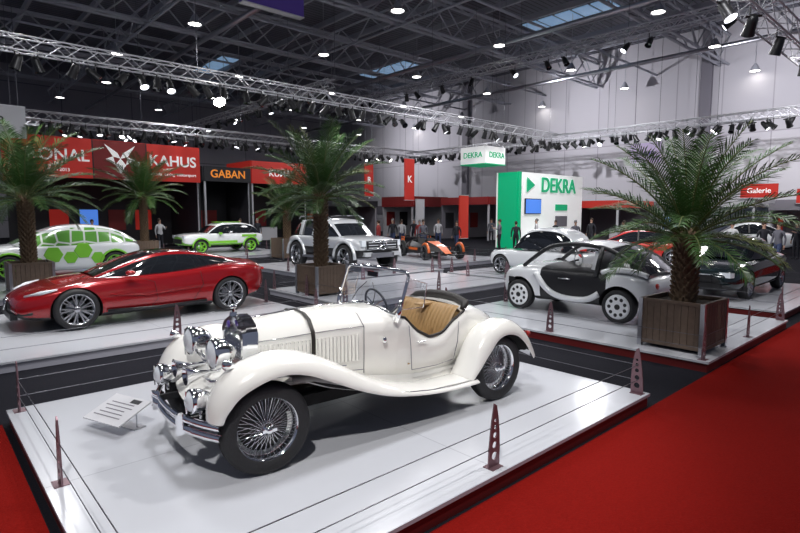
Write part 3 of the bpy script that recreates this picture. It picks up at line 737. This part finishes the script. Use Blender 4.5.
sedan('coupe_car',(27.5,10.8,0),rad(160),M_purple,.95)
sedan('display_car',(32.5,8.8,0),rad(120),M_white,1.2)
# ---- lightweight open track car
def track():
    E=empty('open_track_car',(17.2,16.8,.15),rad(-110))
    b=MB()
    for s in (1,-1):
        b.grid([[(1.6,s*.15,.3),(1.6,s*.3,.25)],[(1.2,s*.2,.5),(1.2,s*.38,.3)],[(.6,s*.2,.62),(.6,s*.5,.35)],[(0,s*.4,.6),(0,s*.8,.35)],[(-.8,s*.45,.7),(-.8,s*.85,.4)],[(-1.5,s*.3,.75),(-1.5,s*.6,.5)]],M_black)
        b.box((-.3,s*.66,.36),(1.3,.3,.26),M_black)
        b.box((-.1,s*.82,.42),(.9,.02,.10),M_orange)
        for x in (1.2,-1.25):
            b.tube([(x+.36*math.cos(a),s*.82,.32+.37*math.sin(a)) for a in [i*math.pi/8 for i in range(9)]],.06,M_orange if x>0 else M_black,6)
            b.cyl((x,0,.32),(x,s*.8,.32),.025,.025,M_steel,6)
        b.tube([(-.75,s*.35,.6),(-.8,s*.3,1.0),(-.8,0,1.08)],.035,M_black,8)
        b.box((-.45,s*.24,.55),(.12,.34,.6),M_black,rot=(0,rad(-20),0))
        b.box((1.7,s*.4,.22),(.3,.6,.04),M_black)
    b.box((0,0,.28),(2.9,.8,.14),M_black); b.box((-1.6,0,.85),(.3,1.4,.04),M_black)
    for s in (1,-1): b.box((-1.6,s*.68,.75),(.34,.03,.3),M_orange)
    b.grid([[(1.75,-.15,.28),(1.75,.15,.28)],[(1.2,-.2,.52),(1.2,.2,.52)],[(.6,-.22,.66),(.6,.22,.66)],[(.2,-.3,.74),(.2,.3,.74)]],M_orange)
    b.box((-1.1,0,.55),(.7,.7,.4),M_under)
    b.obj('open_bodywork',E)
    wheels(E,wheel_mesh('alloy',.32,.24,5,M_rimd),1.2,-1.25,.82,.322)
track()
# ================================================================== PALMS
def palm(name,loc,seed,trunk=1.0,L=1.6,nf=34,size=.82,bh=.62):
    rr=random.Random(seed); E=empty(name,loc,rr.uniform(-.05,.05))
    b=MB(); h=size/2
    for s in (1,-1):
        for k in range(9):
            p=-h+.05+k*(size-.1)/8
            b.box((p,s*h,.05+bh/2),(size/9.6,.025,bh),M_wood); b.box((s*h,p,.05+bh/2),(.025,size/9.6,bh),M_wood)
        for t in (1,-1): b.box((s*h,t*h,.03+bh/2),(.06,.06,bh+.06),M_steel)
        for z in (.08,bh+.04): b.box((0,s*h,z),(size,.04,.045),M_wood); b.box((s*h,0,z),(.04,size,.045),M_wood)
    b.box((0,0,.06),(size-.03,size-.03,.04),M_under); b.box((0,0,bh-.02),(size-.04,size-.04,.04),M_soil)
    b.obj('planter_box',E)
    b=MB(); z0=bh-.02; z1=z0+trunk
    b.lathe([(.17,z0),(.15,z0+.1),(.13,z0+trunk*.5),(.15,z1-.1),(.16,z1),(.08,z1+.12),(0,z1+.15)],M_trunk,None,14)
    rows=max(3,int(trunk/.07))
    for i in range(rows):
        z=z0+.05+i*(trunk)/rows; k=9
        for j in range(k):
            a=2*math.pi*(j+.5*(i%2))/k
            r=.135; p=Vector((r*math.cos(a),r*math.sin(a),z)); q=p+Vector((.06*math.cos(a),.06*math.sin(a),.07))
            b.cyl(p,q,.035,.012,M_trunk,5)
    b.obj('trunk',E)
    b=MB()
    for i in range(nf):
        az=i*2.39996+rr.uniform(-.15,.15); u=(i+.5)/nf
        el=rad(86-92*u+rr.uniform(-6,6)); droop=rad(rr.uniform(45,75))*(.55+.5*u); Lf=L*(.78+.3*math.sin(math.pi*min(1,u+.2)))*rr.uniform(.9,1.1)
        seg=16; p=Vector((.06*math.cos(az),.06*math.sin(az),z1+.05-.12*u)); pts=[p.copy()]; dirs=[]
        for k in range(seg):
            e=el-droop*(k/seg)**1.3
            d=Vector((math.cos(az)*math.cos(e),math.sin(az)*math.cos(e),math.sin(e))); dirs.append(d); p=p+d*(Lf/seg); pts.append(p.copy())
        dirs.append(dirs[-1])
        m=M_leaf if rr.random()<.94 else M_leaf2
        b.tube(pts,[.016*(1-.8*k/seg)+.002 for k in range(seg+1)],M_leaf2,4)
        side=Vector((-math.sin(az),math.cos(az),0)); nl=38
        for q in range(nl):
            t=.13+.86*q/nl; f=t*seg; k=int(f); fr=f-k
            c=pts[k].lerp(pts[k+1],fr) if k<seg else pts[seg]; d=dirs[min(k,seg)]
            nrm=side.cross(d).normalized(); 
            if nrm.z<0: nrm=-nrm
            ll=Lf*.24*(math.sin(math.pi*(.12+.83*t))**.6)*rr.uniform(.85,1.1)
            for s in (1,-1):
                dd=(side*s*.8+d*(.5+.5*t)+nrm*rr.uniform(.1,.5)).normalized(); w=.012*L/1.6
                e1=c+dd*ll*.5; e2=c+dd*ll+Vector((0,0,-ll*.22))
                b.add([c-d*w*.6,c+d*w*.6,e1+d*w,e1-d*w,e2],[(0,1,2,3),(3,2,4)],m)
    b.obj('fronds',E)
palm('potted_palm',(8.45,2.98,.15),3,1.0,1.62,46,.86,.66)
palm('potted_palm',(7.42,11.0,.15),5,1.75,1.75,46,.86,.66)
palm('potted_palm',(2.2,16.5,.15),11,1.7,1.95,44,.9,.68)
palm('potted_palm',(8.0,26.3,0),14,2.1,2.15,42,1.,.8)
palm('potted_palm',(13.2,22.4,0),17,1.3,1.9,34,1.1,.9)
# ================================================================== BOOTHS & SIGNS
def booth(name,x0,x1,y0,y1,h,m,fascia=None):
    E=empty(name,(x0,y0,0)); b=MB()
    w,d=x1-x0,y1-y0
    b.box((w/2,d-.05,h/2),(w,.1,h),m); b.box((w-.05,d/2,h/2),(.1,d,h),m)
    b.box((w/2,d/2,h-.05),(w,d,.1),M_boothgrey)
    for x in (.08,w-.08): b.box((x,.08,h/2),(.12,.12,h),M_truss)
    if fascia:
        fh,fm=fascia
        b.box((w/2,-.04,h-fh/2),(w,.12,fh),fm); b.box((-.04,d/2,h-fh/2),(.12,d,fh),fm)
    n=max(2,int(w/1.8))
    for k in range(n):
        x=.9+k*(w-1.2)/n; c=R.choice([M_boothred,M_boothwhite,M_screen,M_dark,M_boothgrey,M_signred])
        b.box((x,d-.13,min(h*.45,1.7)),(1.0,.04,1.3),c)
    b.box((w*.35,.9,.52),(1.5,.5,1.04),M_boothwhite); b.box((w*.35,.9,1.06),(1.6,.6,.04),M_dark)
    b.obj('stand_structure',E); return E
E=booth('exhibition_booth_red',4.2,13.4,33,38,6.1,M_dark,(2.1,M_signred))
b=MB()
for x in (3.35,6.1): b.box((x,-.11,5.05),(.06,.02,2.1),M_dark)
b.box((4.72,-.105,5.05),(2.7,.012,2.05),M_boothred); b.obj('fascia_panels',E)
text('RONAL',.85,M_signwhite,E,(1.75,-.12,5.15),FY,ext=.02); text('KAHUS',.85,M_signwhite,E,(7.6,-.12,5.15),FY,ext=.02)
text('wheels  tuning  motorsport',.24,M_signwhite,E,(7.6,-.12,4.4),FY); text('Essen 2013',.24,M_signwhite,E,(1.7,-.12,4.4),FY)
b=MB()
for s in (1,-1):
    for tri in ([(0,-.7),(.28,-.25),(0,.1)],[(.28,-.25),(.75,.05),(.38,.2)],[(.38,.2),(.8,.85),(.15,.4)],[(0,.1),(.38,.2),(.15,.4)]):
        v=[(s*x*.98,0,z) for x,z in tri]; b.add(v+[(a,.03,c) for a,_,c in v],[(0,1,2),(5,4,3),(0,3,4,1),(1,4,5,2),(2,5,3,0)],M_signwhite)
b.obj('fox_emblem',E,(4.72,-.15,5.05))
E=booth('exhibition_booth_orange',14.9,18.3,36,40,5.3,M_dark,(1.0,M_dark)); text('GABAN',.75,M_signorange,E,(1.7,-.12,4.8),FY)
E=booth('exhibition_booth_red',19.4,24.3,38,42,6.1,M_dark,(1.7,M_signred)); text('KUMA',.7,M_signwhite,E,(2.4,-.12,5.2),FY)
E=booth('exhibition_booth_grey',25.5,31,37,41,3.2,M_boothgrey,(.5,M_dark))
E=booth('exhibition_booth_red',32.5,37,34,38,3.6,M_boothwhite,(.9,M_boothred))
E=booth('exhibition_booth_dark',-6,3.2,36,40,4.0,M_dark,(.8,M_boothwhite)); text('TUNING 2013',.6,M_boothred,E,(4.8,-.12,3.6),FY)
E=booth('exhibition_booth_grey',33,39,26,31,3.4,M_boothgrey,(.6,M_boothred))
E=booth('exhibition_booth_white',37.5,41.5,9.5,15,3.0,M_boothwhite,(.5,M_boothwhite))
E=booth('exhibition_booth_white',37.5,41.5,2,8.8,2.7,M_boothwhite,(.4,M_boothgrey))
E=booth('exhibition_booth_grey',35.6,41,17,22,3.0,M_boothgrey,(.5,M_signred))
def sign(name,loc,w,h,m,txt=None,ts=.4,tm=None,face='Y',hang=0,feet=False,t=.1):
    E=empty(name,loc,0 if face=='Y' else rad(-90)); b=MB(); b.box((0,0,0),(w,t,h),m)
    b.box((0,0,h/2+.015),(w+.03,t+.03,.03),M_truss); b.box((0,0,-h/2-.015),(w+.03,t+.03,.03),M_truss)
    if hang:
        for s in (-1,1): b.cyl((s*w*.4,0,h/2),(s*w*.4,0,h/2+hang),.012,.012,M_cable,4)
    if feet: b.box((0,0,-loc[2]+.03),(w*.8,.5,.06),M_dark); b.cyl((0,0,-loc[2]),(0,0,-h/2),.03,.03,M_dark,6)
    b.obj('sign_panel',E)
    if txt: text(txt,ts,tm or M_signwhite,E,(0,-t/2-.01,0),FY)
sign('hanging_banner',(27.4,29,4.6),.95,3.0,M_signred,'K',.7,hang=8)
sign('hanging_banner',(25.6,31.5,4.6),.8,2.4,M_signred,'R',.6,hang=8)
sign('standing_banner',(25.2,21.8,1.9),.8,2.6,M_signred,feet=True)
sign('standing_banner',(29.5,30,1.9),.9,2.6,M_boothwhite,feet=True)
sign('hanging_banner',(10.1,17.8,10.1),2.4,1.5,M_signblue,'MOTOR',.5,hang=4,t=.3)
sign('hanging_sign',(33.2,14.3,5.75),1.8,1.2,M_lav,'Forum',.4,M_signblue,face='X',hang=8)
sign('wall_sign',(37.3,9.3,3.45),1.9,.8,M_signred,'Galerie',.42,face='X')
sign('wall_sign',(37.3,6.6,3.1),1.7,.8,M_signred,'Galerie',.42,face='X')
sign('hanging_sign',(3.0,30.5,6.3),2.6,1.4,M_boothwhite,'2013',.5,M_dark,hang=8)
E=empty('exhibition_booth_green',(27,19.1,0)); b=MB()
b.box((3.75,.8,2.3),(7.5,1.6,4.6),M_signwhite); b.box((-.06,.7,2.3),(.12,1.4,4.58),M_dekra); b.box((.12,-.03,2.3),(.28,.06,4.6),M_dekra)
b.box((1.5,-.06,2.55),(1.7,.08,.95),M_dark); b.box((1.5,-.11,2.55),(1.6,.02,.85),M_screen)
b.box((4.8,-.05,2.5),(1.4,.06,.4),M_dekra); b.box((4.8,-.05,1.6),(1.4,.06,.7),M_boothgrey)
b.box((2.0,-1.0,.55),(2.2,.6,1.1),M_signwhite); b.box((2.0,-1.0,1.12),(2.3,.7,.05),M_dekra)
b.obj('stand_structure',E)
text('DEKRA',1.3,M_dekra,E,(4.4,-.08,3.85),FY,ext=.03)
b=MB(); b.add([(-.4,0,-.45),(.45,0,0),(-.4,0,.45),(-.4,.04,-.45),(.45,.04,0),(-.4,.04,.45)],[(0,1,2),(5,4,3),(0,3,4,1),(1,4,5,2),(2,5,3,0)],M_dekra); b.obj('triangle_emblem',E,(1.2,-.1,3.85))
E=empty('hanging_sign_cube',(26.0,21.0,5.55)); b=MB(); b.box((0,0,0),(1.9,1.9,1.0),M_signwhite); b.box((0,0,-.52),(1.95,1.95,.05),M_dekra)
for s in (-.8,.8): b.cyl((s,0,.5),(s,0,9),.012,.012,M_cable,4)
b.obj('sign_panel',E); text('DEKRA',.46,M_dekra,E,(0.1,-.97,0),FY); text('DEKRA',.46,M_dekra,E,(-.97,0,0),FX)
# ================================================================== PEOPLE
def person(loc,rz,top,trou,hair,h=1.76,walk=.0,arm=0.,name='standing_visitor'):
    skin=M_skin
    V=[];Ed=[];Rd=[]
    def v(p,r,par=None):
        V.append(p);Rd.append(r)
        if par is not None: Ed.append((par,len(V)-1))
        return len(V)-1
    pel=v((0,0,.98),(.15,.11)); wa=v((0,0,1.13),(.135,.10),pel); ch=v((.01,0,1.33),(.165,.115),wa); nb=v((0,0,1.47),(.075,.07),ch); nk=v((.01,0,1.54),(.052,.055),nb)
    hd=v((.02,0,1.64),(.073,.09),nk); v((.015,0,1.735),(.055,.07),hd)
    for s in (1,-1):
        w=walk*s
        hp=v((0,s*.09,.93),(.10,.10),pel); kn=v((.03+w*.5,s*.10,.50),(.062,.065),hp); an=v((-.02+w,s*.105,.09),(.042,.045),kn); v((.14+w,s*.12,.04),(.04,.035),an)
        sh=v((0,s*.185,1.42),(.062,.062),ch); 
        if arm and s>0: el=v((.12,s*.27,1.2),(.043,.043),sh); wr=v((.32,s*.17,1.28),(.03,.028),el); hdv=Vector((.8,-s*.3,.3))
        else: el=v((-.03-w*.3,s*.25,1.14),(.043,.043),sh); wr=v((.04-w*.4,s*.26,.88),(.03,.028),el); hdv=Vector((.12,0,-1))
        hdv.normalize(); base=Vector(V[wr]); pm=v(tuple(base+hdv*.07),(.036,.018),wr)
        for f in range(4):
            fb=base+hdv*.10+Vector((.0+(f-1.5)*.02,0,0)); a=v(tuple(fb),(.009,.009),pm); v(tuple(fb+hdv*(.07-.008*abs(f-1.5))+Vector((0,-s*.012,0))),(.008,.008),a)
        tb=base+hdv*.05+Vector((.035,0,0)); a=v(tuple(tb),(.01,.01),pm); v(tuple(tb+hdv*.04+Vector((.012,0,0))),(.009,.009),a)
    me=bpy.data.meshes.new('figure'); me.from_pydata(V,Ed,[])
    E=empty(name,loc,rz); E.scale=(h/1.79,)*3
    o=link('figure',me,E)
    m=o.modifiers.new('k','SKIN'); m.use_smooth_shade=True
    for i,sv in enumerate(me.skin_vertices[0].data): sv.radius=Rd[i]; sv.use_root=(i==0)
    s=o.modifiers.new('s','SUBSURF'); s.levels=1; s.render_levels=1
    apply_mods(o,angle=80); me=o.data; me.materials.clear()
    for x in (skin,top,trou,M_black): me.materials.append(x)
    for p in me.polygons:
        c=p.center
        if c.z<.075: k=3
        elif abs(c.y)<.19 and c.z<.95 : k=2
        elif c.z>1.50: k=0
        elif (c-Vector((0,0,1.2))).length>.33 and (c.z<.88 or c.x>.29): k=0
        else: k=1
        p.material_index=k
    b=MB(); ellip(b,(-.012,0,1.70),(.098,.084,.10),hair); ellip(b,(.105,0,1.635),(.018,.014,.022),skin,8,6)
    for s in (1,-1): ellip(b,(.088,s*.03,1.665),(.012,.012,.008),M_black,8,5); ellip(b,(.01,s*.08,1.64),(.02,.012,.032),skin,8,5)
    b.box((.092,0,1.595),(.01,.045,.008),M_boothred)
    b.obj('head_details',E)
M_skin=mat('skin',(.5,.3,.22),.6)
hb=mat('hair_brown',(.05,.03,.02),.8); hk=mat('hair_grey',(.2,.2,.2),.8)
c1=mat('jacket_black',(.02,.02,.028),.8); c2=mat('jeans_blue',(.04,.06,.14),.8); c3=mat('shirt_white',(.6,.6,.62),.8); c4=mat('jacket_red',(.3,.03,.03),.8); c5=mat('jacket_grey',(.13,.13,.16),.8)
PPL=[((24.6,18.6,0),2.5,c5,c1,hb,0,1),((24.2,17.2,0),.6,c1,c1,hb,.15,0),((21.5,24.2,0),3.5,c1,c2,hk,.2,0),((22.6,24.6,0),1.,c3,c2,hb,0,1),((25.9,6.2,0),4.,c1,c1,hb,0,1),((25.1,5.5,0),2.6,c5,c2,hk,.15,0),((26.8,7.6,0),3.,c3,c2,hb,.2,0),
((19.2,22.8,0),2.,c4,c2,hb,.2,0),((15,31,0),4.,c1,c2,hb,.1,0),((10.4,31.5,0),5.,c3,c1,hb,0,1),((33,12.8,0),3.,c1,c2,hb,.2,0),((29.5,23,0),3.5,c5,c1,hb,0,1),((25,26,0),3.9,c1,c1,hk,.2,0),
((23.0,20.4,0),3.3,c1,c2,hb,.2,0),((26.3,17.3,0),2.2,c3,c1,hk,0,0),((20.5,20.6,0),4.2,c5,c2,hb,.18,0),((29.8,12.6,0),3.1,c1,c2,hb,0,1),((29.2,13.6,0),2.4,c4,c1,hb,.2,0),((25.8,14.6,0),3.9,c5,c1,hk,0,0),((30.5,16.2,0),3.,c1,c1,hb,.15,0),((7,31.4,0),4.6,c5,c2,hb,0,0),((17.2,33,0),4.4,c1,c2,hk,.2,0),
((27.8,17.0,0),2.9,c1,c2,hb,0,1),((22.2,22.6,0),3.6,c4,c1,hk,.15,0),((28.6,4.9,0),3.4,c5,c2,hb,.15,0),((30.2,5.9,0),2.6,c1,c1,hb,0,1),((24.0,22.8,0),4.1,c3,c2,hb,.2,0)]
for p in PPL: person(p[0],p[1],p[2],p[3],p[4],R.uniform(1.68,1.84),p[5],p[6])
# ================================================================== LIGHTS
def area(loc,power,size,col=(.97,.975,1),rot=(0,0,0)):
    l=bpy.data.lights.new('lamp','AREA'); l.energy=power; l.size=size; l.shape='DISK'; l.color=col
    o=bpy.data.objects.new('overhead_lamp',l); COL.objects.link(o); o.location=loc; o.rotation_euler=rot
for x,y in ((3,4.5),(3,13),(11,4),(11,12),(3,22),(13,22),(20,9),(20,17),(29,15),(30,5),(29,25),(12,32),(24,33),(5,42),(20,46)):
    area((x,y,9.3),320,1.6)
def spotl(loc,tgt,power,ang=50,blend=.6,r=.12,col=(1,.975,.95)):
    l=bpy.data.lights.new('spot','SPOT'); l.energy=power; l.spot_size=rad(ang); l.spot_blend=blend; l.shadow_soft_size=r; l.color=col
    o=bpy.data.objects.new('spot_light',l); COL.objects.link(o); o.location=loc
    o.rotation_euler=(Vector(tgt)-Vector(loc)).to_track_quat('-Z','Y').to_euler()
spotl((-1,0,7.5),(3,4.2,.7),1700); spotl((6.5,1.5,7.5),(3.4,4.2,.6),800); spotl((3,9.2,8),(3.3,11,.7),900); spotl((0,6,8),(2.8,10.5,.5),1000)
spotl((6,0,8),(10,5,.8),1500); spotl((8,7,8),(11.8,15,1),3000); spotl((19,2,8),(24,9,1),1600); spotl((31,3,9),(37,9,2),2200,80); spotl((21,14,9),(29,19,2.5),1800,60)  # the widest spot is an added fill that brightens the dim white booths
spotl((0,14,8),(3.5,19.5,1),2000); spotl((14,10,8),(21,9.5,1),1800); spotl((6,20,8),(12,26.5,1),2200)  # spot aimed at the hexagon car is added to lift that dark area
for y,z in ((22,9),(8,9),(42,9)): spotl((33,y+1,10),(42,y,9),2800,120,1,col=(.94,.93,1))
w=bpy.data.worlds.new('World'); S.world=w; w.use_nodes=True
w.node_tree.nodes['Background'].inputs[0].default_value=(.5,.56,.78,1); w.node_tree.nodes['Background'].inputs[1].default_value=.2
# ================================================================== CAMERA
c=bpy.data.cameras.new('Camera'); c.lens=24.1; c.sensor_width=36; c.clip_end=300
o=bpy.data.objects.new('Camera',c); COL.objects.link(o); o.location=(0,0,2.12)
o.rotation_euler=Vector((.6743*.9951,.7385*.9951,-.0988)).to_track_quat('-Z','Y').to_euler()
S.camera=o
S.view_settings.view_transform='Standard'
